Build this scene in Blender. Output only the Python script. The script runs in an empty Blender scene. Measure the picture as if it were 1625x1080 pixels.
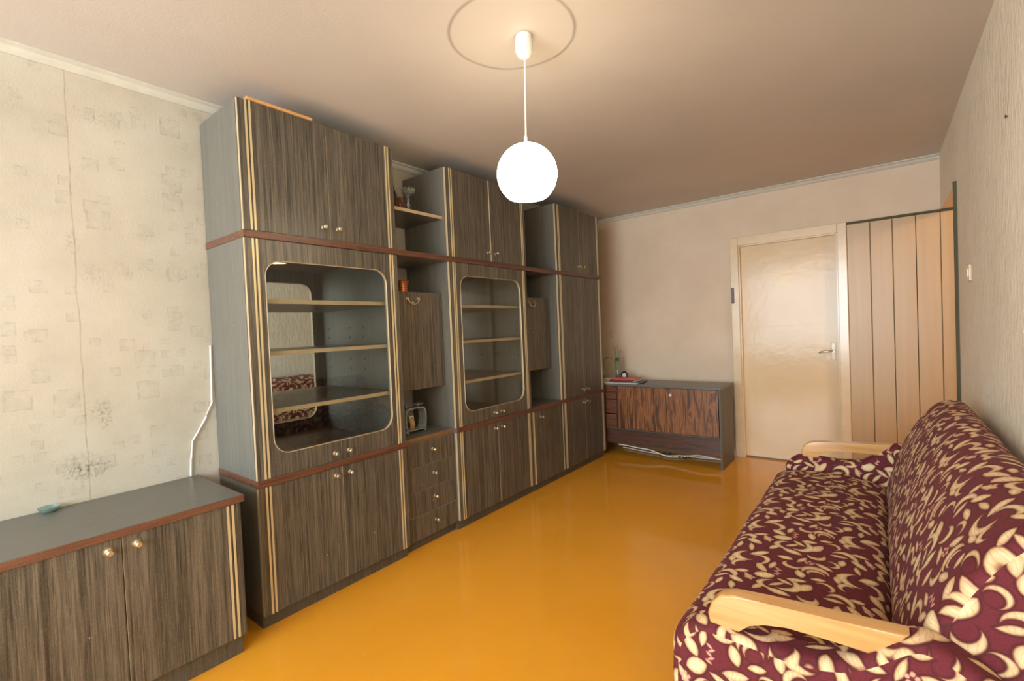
import bpy, bmesh, math, random
from mathutils import Vector, Matrix
random.seed(7)
S = bpy.context.scene
COL = S.collection
PI = math.pi
# ------------------------------------------------------------------ camera
CX, CZ = 2.6388, 1.3131
yw, pt, rl = math.radians(38.1992), math.radians(-1.3223), math.radians(-2.4714)
fw = Vector((-math.sin(yw)*math.cos(pt), math.cos(yw)*math.cos(pt), math.sin(pt)))
rt = Vector((math.cos(yw), math.sin(yw), 0)); up = rt.cross(fw)
r2 = rt*math.cos(rl) + up*math.sin(rl); u2 = up*math.cos(rl) - rt*math.sin(rl)
cam = bpy.data.objects.new('camera', bpy.data.cameras.new('camera'))
cam.data.sensor_width = 36; cam.data.lens = 747.771/1625*36; cam.data.clip_start = .05
m = Matrix((r2, u2, -fw)).transposed().to_4x4(); m.translation = (CX, 0, CZ)
cam.matrix_world = m; COL.objects.link(cam); S.camera = cam
# ------------------------------------------------------------------ light
W = bpy.data.worlds.new('sky'); S.world = W; W.use_nodes = True
W.node_tree.nodes['Background'].inputs[0].default_value = (.78, .9, 1, 1)
W.node_tree.nodes['Background'].inputs[1].default_value = 1.2
def light(name, kind, loc, power, color, size=.1, sy=None, rot=(0,0,0)):
    l = bpy.data.lights.new(name, kind); l.energy = power; l.color = color
    if kind == 'AREA':
        l.size = size
        if sy: l.shape = 'RECTANGLE'; l.size_y = sy
    else: l.shadow_soft_size = size
    o = bpy.data.objects.new(name, l); o.location = loc; o.rotation_euler = rot; COL.objects.link(o); return o
light('window_daylight', 'AREA', (1.5, -2.58, 1.5), 160, (.78, .91, 1), 2.75, 1.9, (PI/2, 0, 0))
light('hall_lamp_bulb', 'POINT', (4.15, 3.75, 2.36), 26, (1, .84, .62), .03)
S.view_settings.view_transform = 'Standard'; S.view_settings.look = 'None'
S.view_settings.gamma = 1; S.view_settings.use_curve_mapping = False
S.view_settings.exposure = 0.52
S.cycles.max_bounces = 10; S.cycles.diffuse_bounces = 6
# ------------------------------------------------------------------ materials
def lin(c):
    return tuple(((x/255)/12.92 if x/255 <= .04045 else ((x/255+.055)/1.055)**2.4) for x in c[:3]) + (1,)
class N:
    def __init__(s, name):
        s.m = bpy.data.materials.new(name); s.m.use_nodes = True; s.t = s.m.node_tree
        s.b = s.t.nodes['Principled BSDF']
    def n(s, typ, **k):
        x = s.t.nodes.new(typ)
        for a, v in k.items(): setattr(x, a, v)
        return x
    def set(s, inp, v):
        if isinstance(v, bpy.types.NodeSocket): s.t.links.new(v, inp)
        elif v is not None: inp.default_value = v
    def math(s, op, a, b=None, c=None, clamp=False):
        x = s.n('ShaderNodeMath', operation=op, use_clamp=clamp)
        s.set(x.inputs[0], a); s.set(x.inputs[1], b)
        if c is not None: s.set(x.inputs[2], c)
        return x.outputs[0]
    def coord(s, kind='Object', scale=(1,1,1), loc=(0,0,0), rot=(0,0,0)):
        tc = s.n('ShaderNodeTexCoord'); mp = s.n('ShaderNodeMapping')
        s.t.links.new(tc.outputs[kind], mp.inputs[0])
        mp.inputs['Scale'].default_value = scale; s.set(mp.inputs['Location'], loc)
        mp.inputs['Rotation'].default_value = rot
        return mp.outputs[0]
    def noise(s, vec, scale=5, detail=3, rough=.5, dist=0):
        x = s.n('ShaderNodeTexNoise'); s.set(x.inputs['Vector'], vec)
        x.inputs['Scale'].default_value = scale; x.inputs['Detail'].default_value = detail
        x.inputs['Roughness'].default_value = rough; x.inputs['Distortion'].default_value = dist
        return x.outputs['Fac']
    def ramp(s, fac, stops, interp='LINEAR'):
        x = s.n('ShaderNodeValToRGB'); s.set(x.inputs[0], fac); e = x.color_ramp.elements
        x.color_ramp.interpolation = interp
        while len(e) < len(stops): e.new(.5)
        for i, (p, c) in enumerate(stops): e[i].position = p; e[i].color = c if len(c) == 4 else lin(c)
        return x.outputs[0]
    def mix(s, fac, a, b, mode='MIX'):
        x = s.n('ShaderNodeMix', data_type='RGBA', blend_type=mode)
        s.set(x.inputs[0], fac); s.set(x.inputs[6], a); s.set(x.inputs[7], b); return x.outputs[2]
    def bump(s, h, strength=.2, dist=.01, normal=None):
        x = s.n('ShaderNodeBump'); x.inputs['Strength'].default_value = strength
        x.inputs['Distance'].default_value = dist; s.set(x.inputs['Height'], h)
        if normal: s.set(x.inputs['Normal'], normal)
        return x.outputs[0]
    def rand_loc(s, k=37.):
        oi = s.n('ShaderNodeObjectInfo'); c = s.n('ShaderNodeCombineXYZ')
        v = s.math('MULTIPLY', oi.outputs['Random'], k)
        for i in range(3): s.set(c.inputs[i], v)
        return c.outputs[0]
    def done(s, color=None, rough=.5, normal=None, metal=0, spec=None, coat=None, **k):
        if color is not None: s.set(s.b.inputs['Base Color'], color)
        s.set(s.b.inputs['Roughness'], rough); s.set(s.b.inputs['Metallic'], metal)
        if normal: s.set(s.b.inputs['Normal'], normal)
        if spec is not None: s.b.inputs['Specular IOR Level'].default_value = spec
        if coat is not None: s.b.inputs['Coat Weight'].default_value = coat; s.b.inputs['Coat Roughness'].default_value = .12
        for a, v in k.items(): s.set(s.b.inputs[a.replace('_', ' ')], v)
        return s.m
def plain(name, rgb, rough=.5, metal=0, var=.12, scale=14, **k):
    s = N(name); f = s.noise(s.coord(), scale, 3)
    c = s.mix(f, tuple(x*(1-var) for x in lin(rgb)[:3])+(1,), tuple(min(1, x*(1+var)) for x in lin(rgb)[:3])+(1,))
    return s.done(c, rough, metal=metal, **k)
def laminate(name, axis='z', dark=(42,39,35), mid=(79,74,64), light=(118,108,93), rough=.28):
    """dark zebra veneer: long streaks along one axis"""
    s = N(name); hi = 70.; lo = .7
    sc = {'z': (hi, hi, lo), 'y': (hi, lo, hi), 'x': (lo, hi, hi)}[axis]
    sc2 = tuple(q*4.2 if q == hi else q*8 for q in sc)
    r = s.rand_loc()
    a = s.noise(s.coord(scale=sc, loc=r), 1, 4, .6, .3)
    b = s.noise(s.coord(scale=sc2, loc=r), 1, 2, .6)
    g = s.noise(s.coord(scale=tuple(q*.22 for q in sc), loc=r), 1, 2)
    f = s.math('ADD', s.math('MULTIPLY', a, .5), s.math('MULTIPLY', b, .5))
    c = s.ramp(f, [(.36, dark), (.47, mid), (.62, light), (.74, mid)])
    c = s.mix(s.math('MULTIPLY', g, .3), c, lin(dark))
    fine = s.noise(s.coord(scale=tuple(q*11 if q == hi else q*120 for q in sc)), 1, 2)
    spk = s.ramp(s.noise(s.coord(scale=(1, 1, .6)), 240, 1), [(.54, (0,0,0)), (.66, (110,110,110))])
    c = s.mix(s.math('MULTIPLY', spk, f), c, lin((176,152,118)))
    # tiny pale chips and specks of wear
    v = s.n('ShaderNodeTexVoronoi'); s.set(v.inputs['Vector'], s.coord(loc=r)); v.inputs['Scale'].default_value = 17
    chip = s.math('LESS_THAN', v.outputs['Distance'], .045)
    chip = s.math('MULTIPLY', chip, s.math('GREATER_THAN', s.noise(s.coord(loc=r), 9, 2), .56))
    c = s.mix(chip, c, lin((190,178,155)))
    return s.done(c, s.math('ADD', rough, s.math('MULTIPLY', fine, .16)), s.bump(s.math('ADD', fine, b), .12, .002))
M = {}
M['lam'] = laminate('zebra_laminate')
M['lam_y'] = laminate('zebra_laminate_lengthwise', 'y')
M['top'] = laminate('daylit_top_laminate', 'y', (86,85,80), (94,92,86), (102,99,92), .26)  # same dark laminate, window sheen on the tops lightened into its colour
M['side'] = laminate('grey_zebra_side', 'z', (90,88,80), (100,97,88), (110,106,96), .34)
M['grey'] = laminate('grey_side_laminate', 'z', (62,58,50), (78,73,63), (94,86,74), .35)
M['mahog'] = laminate('mahogany_edge', 'y', (66,40,29), (94,58,42), (116,76,56), .3)
M['brownedge'] = laminate('brown_edge', 'y', (88,62,38), (120,88,58), (140,106,72), .35)
M['rose'] = None
s = N('rosewood_veneer'); r = s.rand_loc()
a = s.noise(s.coord(scale=(24, 24, 2.2), loc=r), 1, 5, .62, 1.6)
b = s.noise(s.coord(scale=(110, 110, 3), loc=r), 1, 2)
f = s.math('ADD', s.math('MULTIPLY', a, .8), s.math('MULTIPLY', b, .2))
M['rose'] = s.done(s.ramp(f, [(.34, (40,25,14)), (.46, (92,54,30)), (.54, (148,96,54)), (.61, (104,62,34)), (.70, (56,33,20))]), .34)
s = N('rosewood_crosswise'); r = s.rand_loc()
a = s.noise(s.coord(scale=(1.8, 24, 40), loc=r), 1, 5, .62, 1.2)
M['rose_x'] = s.done(s.ramp(a, [(.36, (44,26,20)), (.5, (88,54,38)), (.64, (60,36,26))]), .36)
s = N('rosewood_drawer'); a = s.noise(s.coord(scale=(2.5, 24, 60), loc=s.rand_loc()), 1, 5, .62, 1.2)
M['rose_h'] = s.done(s.ramp(a, [(.36, (48,28,18)), (.48, (116,72,46)), (.58, (80,46,32)), (.68, (110,68,44))]), .34)
M['gold'] = plain('gold_inlay', (204,186,144), .36, .25)
M['edge'] = plain('pale_edge_band', (178,156,122), .4)
M['brass'] = plain('brass', (196,186,160), .26, .85)
M['plumplate'] = plain('plum_grey_plate', (104,80,84), .45)
M['oldbrass'] = plain('dull_brass', (150,128,92), .4, .6)
M['bead'] = plain('champagne_bead', (176,158,128), .4, .2)
M['cream'] = plain('cream_gloss_paint', (216,190,152), .2, coat=.3)
M['black'] = plain('black_rubber', (24,23,22), .5)
M['white'] = plain('white_plastic', (228,224,214), .35)
M['cornice'] = plain('cornice_paint', (196,192,178), .6)
M['darktrim'] = plain('dark_green_trim', (84,78,58), .85)
M['steel'] = plain('grey_steel', (164,172,172), .32, .35)
M['paper'] = plain('white_paper', (214,208,198), .6)
M['red'] = plain('red_cover', (206,78,48), .38)
M['maroon'] = plain('maroon_cover', (128,40,48), .4)
M['darkgreen'] = plain('dark_cover', (62,66,54), .45)
M['inside'] = plain('dark_inside_board', (84,86,84), .4, var=.08)
s = N('mirror'); M['mirror'] = s.done(lin((244,247,246)), .015, metal=1)
# thin pane: fresnel mirror over clear
s = N('cabinet_glass'); g = s.n('ShaderNodeBsdfGlossy'); g.inputs['Roughness'].default_value = .01
t = s.n('ShaderNodeBsdfTransparent'); t.inputs[0].default_value = (.93, .95, .94, 1)
lw = s.n('ShaderNodeLayerWeight'); lw.inputs['Blend'].default_value = .5
class _F: pass
fr = _F(); fr.outputs = [s.math('ADD', .045, s.math('MULTIPLY', s.math('POWER', lw.outputs['Facing'], 5), .95))]
mx = s.n('ShaderNodeMixShader'); s.t.links.new(fr.outputs[0], mx.inputs[0]); s.t.links.new(t.outputs[0], mx.inputs[1]); s.t.links.new(g.outputs[0], mx.inputs[2])
s.t.links.new(mx.outputs[0], s.t.nodes['Material Output'].inputs[0]); M['glass'] = s.m
s = N('crystal'); M['crystal'] = s.done(lin((235,240,238)), .04, Transmission_Weight=.92)
s = N('green_glass'); M['gglass'] = s.done(lin((196,224,214)), .05, Transmission_Weight=.85)
s = N('vase_glass'); M['vglass'] = s.done(lin((222,236,206)), .03, Transmission_Weight=.9)
s = N('jar_copper'); z = s.n('ShaderNodeTexWave'); s.set(z.inputs[0], s.coord()); z.bands_direction = 'Z'; z.inputs['Scale'].default_value = 22
M['copper'] = s.done(s.mix(z.outputs['Fac'], lin((160,84,40)), lin((206,128,72))), .3, metal=.5)
M['wicker'] = plain('brown_wicker', (110,74,48), .6, var=.6, scale=90)
M['darkbrown'] = plain('dark_brown_glaze', (62,48,34), .35)
M['owl'] = plain('owl_ceramic', (176,140,96), .45, var=.4, scale=60)
M['owlhead'] = plain('pale_ceramic', (198,186,150), .45)
M['stem'] = plain('green_stem', (122,136,84), .5)
M['orange'] = plain('orange_leaf', (186,120,70), .55)
# floor: glossy orange enamel over boards of hardboard
s = N('orange_floor_paint'); co = s.coord()
n1 = s.noise(co, 1.3, 4); n2 = s.noise(co, 14, 3)
c = s.ramp(n1, [(.3, (217,146,36)), (.55, (223,153,44)), (.75, (219,148,36))])
v = s.n('ShaderNodeTexVoronoi'); s.set(v.inputs['Vector'], co); v.inputs['Scale'].default_value = 9
sp = s.math('MULTIPLY', s.math('LESS_THAN', v.outputs['Distance'], .03), s.math('GREATER_THAN', s.noise(co, 4, 1), .52))
c = s.mix(sp, c, lin((226,186,120)))
bp = s.bump(s.math('ADD', s.noise(co, 3.2, 2), s.math('MULTIPLY', s.noise(co, 60, 2), .05)), .1, .02)
M['floor'] = s.done(c, s.math('ADD', .07, s.math('MULTIPLY', n2, .1)), bp)
# ceiling with the ring left by an older rose
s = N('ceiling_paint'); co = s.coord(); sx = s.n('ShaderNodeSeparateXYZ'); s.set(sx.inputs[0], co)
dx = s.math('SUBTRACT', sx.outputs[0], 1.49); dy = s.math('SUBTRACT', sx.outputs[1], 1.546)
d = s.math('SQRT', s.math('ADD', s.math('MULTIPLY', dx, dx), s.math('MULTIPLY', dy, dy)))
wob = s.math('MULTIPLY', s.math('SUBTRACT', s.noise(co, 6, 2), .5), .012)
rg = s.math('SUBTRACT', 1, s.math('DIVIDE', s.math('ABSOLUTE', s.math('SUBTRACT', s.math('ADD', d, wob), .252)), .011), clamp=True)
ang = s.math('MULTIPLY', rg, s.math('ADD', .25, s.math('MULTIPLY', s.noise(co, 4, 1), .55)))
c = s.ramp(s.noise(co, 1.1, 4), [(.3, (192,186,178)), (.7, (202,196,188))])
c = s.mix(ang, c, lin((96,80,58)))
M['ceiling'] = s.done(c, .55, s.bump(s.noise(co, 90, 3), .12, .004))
# left wallpaper: faded cream with small embossed squares, one open seam and stains
def paper(name, cols, squares=True, axis=1, relief=.12, stain=True, stretch=None):
    s = N(name); co = s.coord(); sx = s.n('ShaderNodeSeparateXYZ'); s.set(sx.inputs[0], co)
    U = sx.outputs[axis]; Z = sx.outputs[2]
    c = s.ramp(s.noise(co, 2.3, 5, .6), [(.3, cols[0]), (.5, cols[1]), (.72, cols[2])])
    h = s.noise(co, 130, 3)
    if squares:
        tot = None
        for k, (sc, th) in enumerate(((11., .74), (7.3, .82), (16., .80))):
            v = s.n('ShaderNodeTexVoronoi', distance='CHEBYCHEV', voronoi_dimensions='2D'); cv = s.n('ShaderNodeCombineXYZ'); s.set(cv.inputs[0], s.math('ADD', U, .37*k)); s.set(cv.inputs[1], s.math('ADD', Z, .13*k)); s.set(v.inputs['Vector'], cv.outputs[0])
            v.inputs['Scale'].default_value = sc; v.inputs['Randomness'].default_value = .55
            q = s.n('ShaderNodeSeparateColor'); s.set(q.inputs[0], v.outputs['Color'])
            inside = s.math('LESS_THAN', v.outputs['Distance'], .30); inner = s.math('LESS_THAN', v.outputs['Distance'], .24)
            edge = s.math('SUBTRACT', inside, s.math('MULTIPLY', inner, .55))
            on = s.math('GREATER_THAN', q.outputs[0], th)
            e = s.math('MULTIPLY', edge, on)
            tot = e if tot is None else s.math('MAXIMUM', tot, e)
        tot = s.math('MULTIPLY', tot, s.math('MULTIPLY', s.ramp(s.noise(co, 24, 4, .7), [(.42, (20,20,20)), (.60, (255,255,255))]), .42))
        c = s.mix(tot, c, lin((140,132,120)))
        h = s.math('ADD', h, tot)
    if stretch:
        a = s.noise(s.coord(scale=stretch), 1, 4, .65); b = s.noise(s.coord(scale=(stretch[0]*3, stretch[1]*3, stretch[2]*2.2)), 1, 3)
        f = s.math('ADD', s.math('MULTIPLY', a, .6), s.math('MULTIPLY', b, .4))
        c = s.mix(s.ramp(f, [(.52, (0,0,0)), (.68, (165,165,165))]), c, lin((190,164,120)))
        h = s.math('ADD', s.math('MULTIPLY', f, 1.6), s.math('MULTIPLY', h, .3))
    if stain:
        wv = s.math('MULTIPLY', s.math('SUBTRACT', s.noise(s.coord(scale=(1, 1, 3)), 2, 2), .5), .016)
        ln = s.math('SUBTRACT', 1, s.math('DIVIDE', s.math('ABSOLUTE', s.math('SUBTRACT', s.math('ADD', U, wv), .435)), .0035), clamp=True)
        ln = s.math('MULTIPLY', ln, s.math('ADD', s.math('MULTIPLY', s.noise(s.coord(scale=(1, 1, 5)), 4, 2), 1.1), -.1))
        c = s.mix(ln, c, lin((128,104,72)))
        for (y, z, ry, rz, k) in ((.44,.80,.09,.04,1.), (.40,.84,.09,.05,.4), (.50,1.02,.03,.075,.55), (.47,1.05,.06,.05,.3), (.43,1.75,.03,.06,.35), (.5,1.62,.06,.05,.25), (.55,2.3,.12,.05,.2)):
            ey = s.math('DIVIDE', s.math('SUBTRACT', U, y), ry); ez = s.math('DIVIDE', s.math('SUBTRACT', Z, z), rz)
            r = s.math('SUBTRACT', 1, s.math('SQRT', s.math('ADD', s.math('MULTIPLY', ey, ey), s.math('MULTIPLY', ez, ez))), clamp=True)
            spk = s.ramp(s.noise(co, 75, 4, .7), [(.47, (0,0,0)), (.62, (255,255,255))])
            g = s.math('MULTIPLY', s.math('MULTIPLY', s.math('POWER', r, .6), spk), k)
            c = s.mix(g, c, lin((84,78,62)))
    return s.done(c, .62, s.bump(h, relief, .006))
M['wall_l'] = paper('wallpaper_left', ((174,165,147), (186,177,159), (194,187,171)))
M['wall_b'] = paper('wallpaper_back', ((206,184,158), (212,190,164), (217,197,172)), False, 0, .05, False)
M['wall_r'] = paper('wallpaper_right', ((230,222,204), (236,229,212), (241,236,222)), False, 1, 1.0, False, (30, 30, 9))
# planks and door paint
s = N('tan_gloss_plank'); a = s.noise(s.coord(scale=(30, 30, .8), loc=s.rand_loc()), 1, 4)
M['plank'] = s.done(s.ramp(a, [(.2, (180,148,106)), (.8, (190,158,116))]), .34, s.bump(a, .08, .003))
s = N('door_paint'); co = s.coord(); 
M['door'] = s.done(s.ramp(s.noise(co, 2.2, 4), [(.3, (214,184,142)), (.7, (222,196,158))]), .16, s.bump(s.math('ADD', s.noise(co, 22, 2), s.math('MULTIPLY', s.noise(co, 6, 2), 1.3)), .075, .01), spec=.3)
s = N('birch_armrest'); a = s.noise(s.coord(scale=(4, 40, 40)), 1, 4)
M['birch'] = s.done(s.ramp(a, [(.3, (190,138,80)), (.6, (206,158,100)), (.8, (196,146,86))]), .3, coat=.3)
# lamp shade: lit opal glass
s = N('lit_opal_glass'); sx = s.n('ShaderNodeSeparateXYZ'); s.set(sx.inputs[0], s.coord())
crack = s.math('GREATER_THAN', s.noise(s.coord(scale=(1, 1, 14)), 9, 3), .72)
M['opal'] = s.done(lin((240,230,205)), .2, Emission_Color=(1, .80, .54, 1), Emission_Strength=s.math('SUBTRACT', 14., s.math('MULTIPLY', crack, 2.)))
# sofa fabric: cream scrolls and flowers on burgundy velvet, drawn with circles
def fabric():
    s = N('burgundy_scroll_velvet')
    tc = s.n('ShaderNodeTexCoord'); T = .33
    vm = s.n('ShaderNodeVectorMath', operation='SCALE'); s.set(vm.inputs[0], tc.outputs['UV']); vm.inputs['Scale'].default_value = 1/T
    nz = s.n('ShaderNodeTexNoise'); s.set(nz.inputs['Vector'], vm.outputs[0]); nz.inputs['Scale'].default_value = 2.3; nz.inputs['Detail'].default_value = 1
    w1 = s.n('ShaderNodeVectorMath', operation='MULTIPLY_ADD'); s.set(w1.inputs[0], nz.outputs['Color']); w1.inputs[1].default_value = (.11, .11, 0); s.set(w1.inputs[2], vm.outputs[0])
    sx = s.n('ShaderNodeSeparateXYZ'); s.set(sx.inputs[0], w1.outputs[0])
    P = w1.outputs[0]
    def circ(x, y, r):     # distance on a torus, so the motifs repeat without a seam
        d = s.n('ShaderNodeVectorMath', operation='MULTIPLY_ADD'); s.set(d.inputs[0], P); d.inputs[1].default_value = (PI, PI, 0); d.inputs[2].default_value = (-PI*x, -PI*y, 0)
        q = s.n('ShaderNodeVectorMath', operation='SINE'); s.set(q.inputs[0], d.outputs[0])
        l = s.n('ShaderNodeVectorMath', operation='LENGTH'); s.set(l.inputs[0], q.outputs[0])
        return s.math('MULTIPLY_ADD', l.outputs['Value'], 1/PI, -r)
    FN = []
    def crescent(x, y, r, a, w):     # open side turned away from angle a
        a = math.radians(a)
        FN.append(lambda u, v, x=x, y=y, r=r, a=a, w=w: max(tor(u, v, x, y)-r, r*1.02-tor(u, v, x-math.cos(a)*w, y-math.sin(a)*w)))
        return s.math('MAXIMUM', circ(x, y, r), s.math('MULTIPLY', circ(x-math.cos(a)*w, y-math.sin(a)*w, r*1.02), -1))
    def leaf(x, y, L, w, a):         # lens shape, long axis at angle a
        a = math.radians(a)+PI/2; R = (L*L/4 + w*w/4)/w; o = R-w/2
        FN.append(lambda u, v: max(tor(u, v, x+math.cos(a)*o, y+math.sin(a)*o)-R, tor(u, v, x-math.cos(a)*o, y-math.sin(a)*o)-R))
        return s.math('MAXIMUM', circ(x+math.cos(a)*o, y+math.sin(a)*o, R), circ(x-math.cos(a)*o, y-math.sin(a)*o, R))
    big = []; small = []
    # scroll 1 (S shape with curled ends), bud, flower, sprig
    big += [crescent(.17,.80,.125,200,.075), crescent(.33,.74,.11,25,.055), crescent(.14,.60,.07,150,.045),
            leaf(.30,.91,.20,.075,35), leaf(.05,.70,.13,.06,100), leaf(.40,.58,.17,.07,-50)]
    big += [crescent(.66,.30,.13,-20,.075), crescent(.50,.24,.10,190,.05), leaf(.82,.33,.20,.085,60), leaf(.60,.10,.19,.07,-15),
            leaf(.42,.12,.13,.055,70), crescent(.84,.13,.08,-70,.05), leaf(.74,.46,.16,.06,10)]
    big += [crescent(.86,.74,.11,100,.06), leaf(.74,.62,.15,.065,-70), leaf(.90,.58,.12,.05,20), leaf(.92,.90,.16,.06,-30), crescent(.66,.78,.08,240,.05)]
    big += [crescent(.10,.30,.11,60,.06), leaf(.22,.20,.17,.07,-40), leaf(.07,.12,.14,.06,80), leaf(.24,.42,.14,.055,15), leaf(.56,.92,.15,.06,-8), leaf(.50,.68,.14,.05,80)]
    # flower bud with two petals, and small five-petal flowers
    big += [leaf(.45,.43,.18,.115,20)]
    for cx, cy in ((.33,.31), (.79,.92)):
        for k in range(5):
            b = math.radians(72*k+10); small.append(circ(cx+math.cos(b)*.032, cy+math.sin(b)*.032, .020))
    for k in range(5): small.append(leaf(.555+.02*(k%2), .50+.032*k, .075, .03, 25 if k % 2 else 150))
    # fill what is still empty with small leaves, largest gaps first
    def tor(u, v, x, y): return math.hypot(math.sin(PI*(u-x)), math.sin(PI*(v-y)))/PI
    def ev(u, v): return min(f(u, v) for f in FN)
    G = [(i/44, j/44) for i in range(44) for j in range(44)]; rr = random.Random(3)
    F_ = [ev(*g) for g in G]
    for k in range(9):
        i = max(range(len(G)), key=lambda q: F_[q]); d = F_[i]
        if d < .028: break
        x, y = G[i]; an = rr.uniform(0, 180)
        if k % 3: big.append(leaf(x, y, min(.14, d*2.2), min(.035, d*.6), an))
        else: big.append(crescent(x, y, min(.07, d*.85), an, min(.032, d*.5)))
        F_ = [min(F_[q], FN[-1](*G[q])) for q in range(len(G))]
    def uni(l):
        while len(l) > 1: l = [s.math('MINIMUM', l[i], l[i+1]) if i+1 < len(l) else l[i] for i in range(0, len(l), 2)]
        return l[0]
    D1 = uni(big); D2 = uni(small)
    D1 = s.math('SUBTRACT', D1, .010); m1 = s.math('MULTIPLY', D1, -90, None, True); m2 = s.math('MULTIPLY', D2, -110, None, True)
    fine = s.noise(vm.outputs[0], 95, 2)
    base = s.mix(fine, lin((76,27,34)), lin((116,46,52)))
    # dark outline just outside a motif
    ol = s.math('MULTIPLY', s.math('SUBTRACT', 1, s.math('MULTIPLY', s.math('ABSOLUTE', s.math('SUBTRACT', D1, .006)), 90), None, True), .55)
    base = s.mix(ol, base, lin((54,30,24)))
    deep = s.math('MULTIPLY', D1, -26, None, True)
    tone = s.noise(vm.outputs[0], 3.2, 2)
    cream = s.mix(deep, lin((186,146,102)), lin((226,204,160)))
    cream = s.mix(s.ramp(tone, [(.5, (0,0,0)), (.66, (170,170,170))]), cream, lin((206,156,120)))
    vein = s.n('ShaderNodeTexWave'); s.set(vein.inputs[0], vm.outputs[0]); vein.inputs['Scale'].default_value = 9; vein.inputs['Distortion'].default_value = 9; vein.inputs['Detail'].default_value = 1
    cream = s.mix(s.math('MULTIPLY', s.math('GREATER_THAN', vein.outputs['Fac'], .88), .3), cream, lin((160,110,72)))
    c = s.mix(m1, base, cream); c = s.mix(m2, c, lin((204,150,128)))
    h = s.math('ADD', s.math('MAXIMUM', m1, m2), s.math('MULTIPLY', fine, .35))
    s.done(c, .78, s.bump(h, .45, .0035)); s.b.inputs['Sheen Weight'].default_value = .1; s.b.inputs['Sheen Roughness'].default_value = .4
    s.b.inputs['Sheen Tint'].default_value = lin((220,150,150)); s.b.inputs['Specular IOR Level'].default_value = .2
    return s.m
M['fabric'] = fabric()
M['velvet'] = plain('plain_burgundy_velvet', (96,36,50), .8, var=.25, scale=180, spec=.2)
# ------------------------------------------------------------------ mesh helpers
class MB:
    def __init__(s): s.b = bmesh.new()
    def box(s, x0, x1, y0, y1, z0, z1, bev=0):
        v = [s.b.verts.new((x, y, z)) for x in (x0, x1) for y in (y0, y1) for z in (z0, z1)]
        fs = [s.b.faces.new([v[i] for i in f]) for f in ((0,1,3,2), (4,6,7,5), (0,4,5,1), (2,3,7,6), (0,2,6,4), (1,5,7,3))]
        if bev:
            es = list({e for f in fs for e in f.edges})
            bmesh.ops.bevel(s.b, geom=es, offset=bev, segments=2, affect='EDGES', profile=.6)
        return s
    def prism(s, pts, a0, a1, axis='x', bev=0):
        """pts: outline in the plane across axis; x->(y,z), y->(x,z), z->(x,y)"""
        def co(p, a): return (a, p[0], p[1]) if axis == 'x' else (p[0], a, p[1]) if axis == 'y' else (p[0], p[1], a)
        A = [s.b.verts.new(co(p, a0)) for p in pts]; B = [s.b.verts.new(co(p, a1)) for p in pts]
        n = len(pts); fs = [s.b.faces.new(A), s.b.faces.new(B[::-1])]
        for i in range(n): s.b.faces.new((A[i], B[i], B[(i+1) % n], A[(i+1) % n]))
        if bev:
            es = list({e for f in fs for e in f.edges}); bmesh.ops.bevel(s.b, geom=es, offset=bev, segments=3, affect='EDGES', profile=.5)
        return s
    def lathe(s, prof, c=(0,0,0), axis='z', seg=24):
        rings = []
        for r, h in prof:
            ring = []
            for k in range(seg if r > 1e-5 else 1):
                a = 2*PI*k/seg; p = (r*math.cos(a), r*math.sin(a), h)
                if axis == 'x': p = (h, p[0], p[1])
                if axis == 'y': p = (p[0], h, p[1])
                ring.append(s.b.verts.new((c[0]+p[0], c[1]+p[1], c[2]+p[2])))
            rings.append(ring)
        for A, B in zip(rings, rings[1:]):
            for k in range(seg):
                q = [A[k % len(A)], A[(k+1) % len(A)], B[(k+1) % len(B)], B[k % len(B)]]
                q = [x for i, x in enumerate(q) if x not in q[:i]]
                if len(q) > 2: s.b.faces.new(q)
        return s
    def tube(s, pts, r, seg=8, closed=False):
        P = [Vector(p) for p in pts]; n = len(P); rings = []; ref = Vector((.13, .21, 1)).normalized()
        for i, p in enumerate(P):
            t = ((P[(i+1) % n] if closed or i < n-1 else P[i]) - (P[i-1] if closed or i else P[i])).normalized()
            a = t.cross(ref)
            if a.length < .05: a = t.cross(Vector((1, 0, 0)))
            a.normalize(); b = t.cross(a)
            rr = r[i] if isinstance(r, (list, tuple)) else r
            rings.append([s.b.verts.new(p + a*math.cos(2*PI*k/seg)*rr + b*math.sin(2*PI*k/seg)*rr) for k in range(seg)])
        for i in range(n if closed else n-1):
            A, B = rings[i], rings[(i+1) % n]
            for k in range(seg): s.b.faces.new((A[k], A[(k+1) % seg], B[(k+1) % seg], B[k]))
        if not closed: s.b.faces.new(rings[0][::-1]); s.b.faces.new(rings[-1])
        return s
    def ball(s, c, r, sub=2, sc=(1,1,1)):
        g = bmesh.ops.create_icosphere(s.b, subdivisions=sub, radius=r)
        for v in g['verts']: v.co = Vector((v.co.x*sc[0]+c[0], v.co.y*sc[1]+c[1], v.co.z*sc[2]+c[2]))
        return s
    def build(s, name, mat, root=None, parent=None, smooth=False, edge=None, front=None):
        """root gives the origin; parent (a part) makes a sub-part"""
        L = root.location if root else Vector((0, 0, 0))
        bmesh.ops.recalc_face_normals(s.b, faces=s.b.faces)
        if edge:
            for f in s.b.faces: f.material_index = 0 if abs(f.normal[front]) > .7 else 1
        for v in s.b.verts: v.co -= L
        me = bpy.data.meshes.new(name); s.b.to_mesh(me); s.b.free()
        me.materials.append(M[mat])
        if edge: me.materials.append(M[edge])
        if smooth:
            for p in me.polygons: p.use_smooth = True
            if smooth != 'all': me.set_sharp_from_angle(angle=math.radians(40))
        o = bpy.data.objects.new(name, me); COL.objects.link(o)
        if parent: o.parent = parent
        elif root: o.parent = root
        return o
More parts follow.
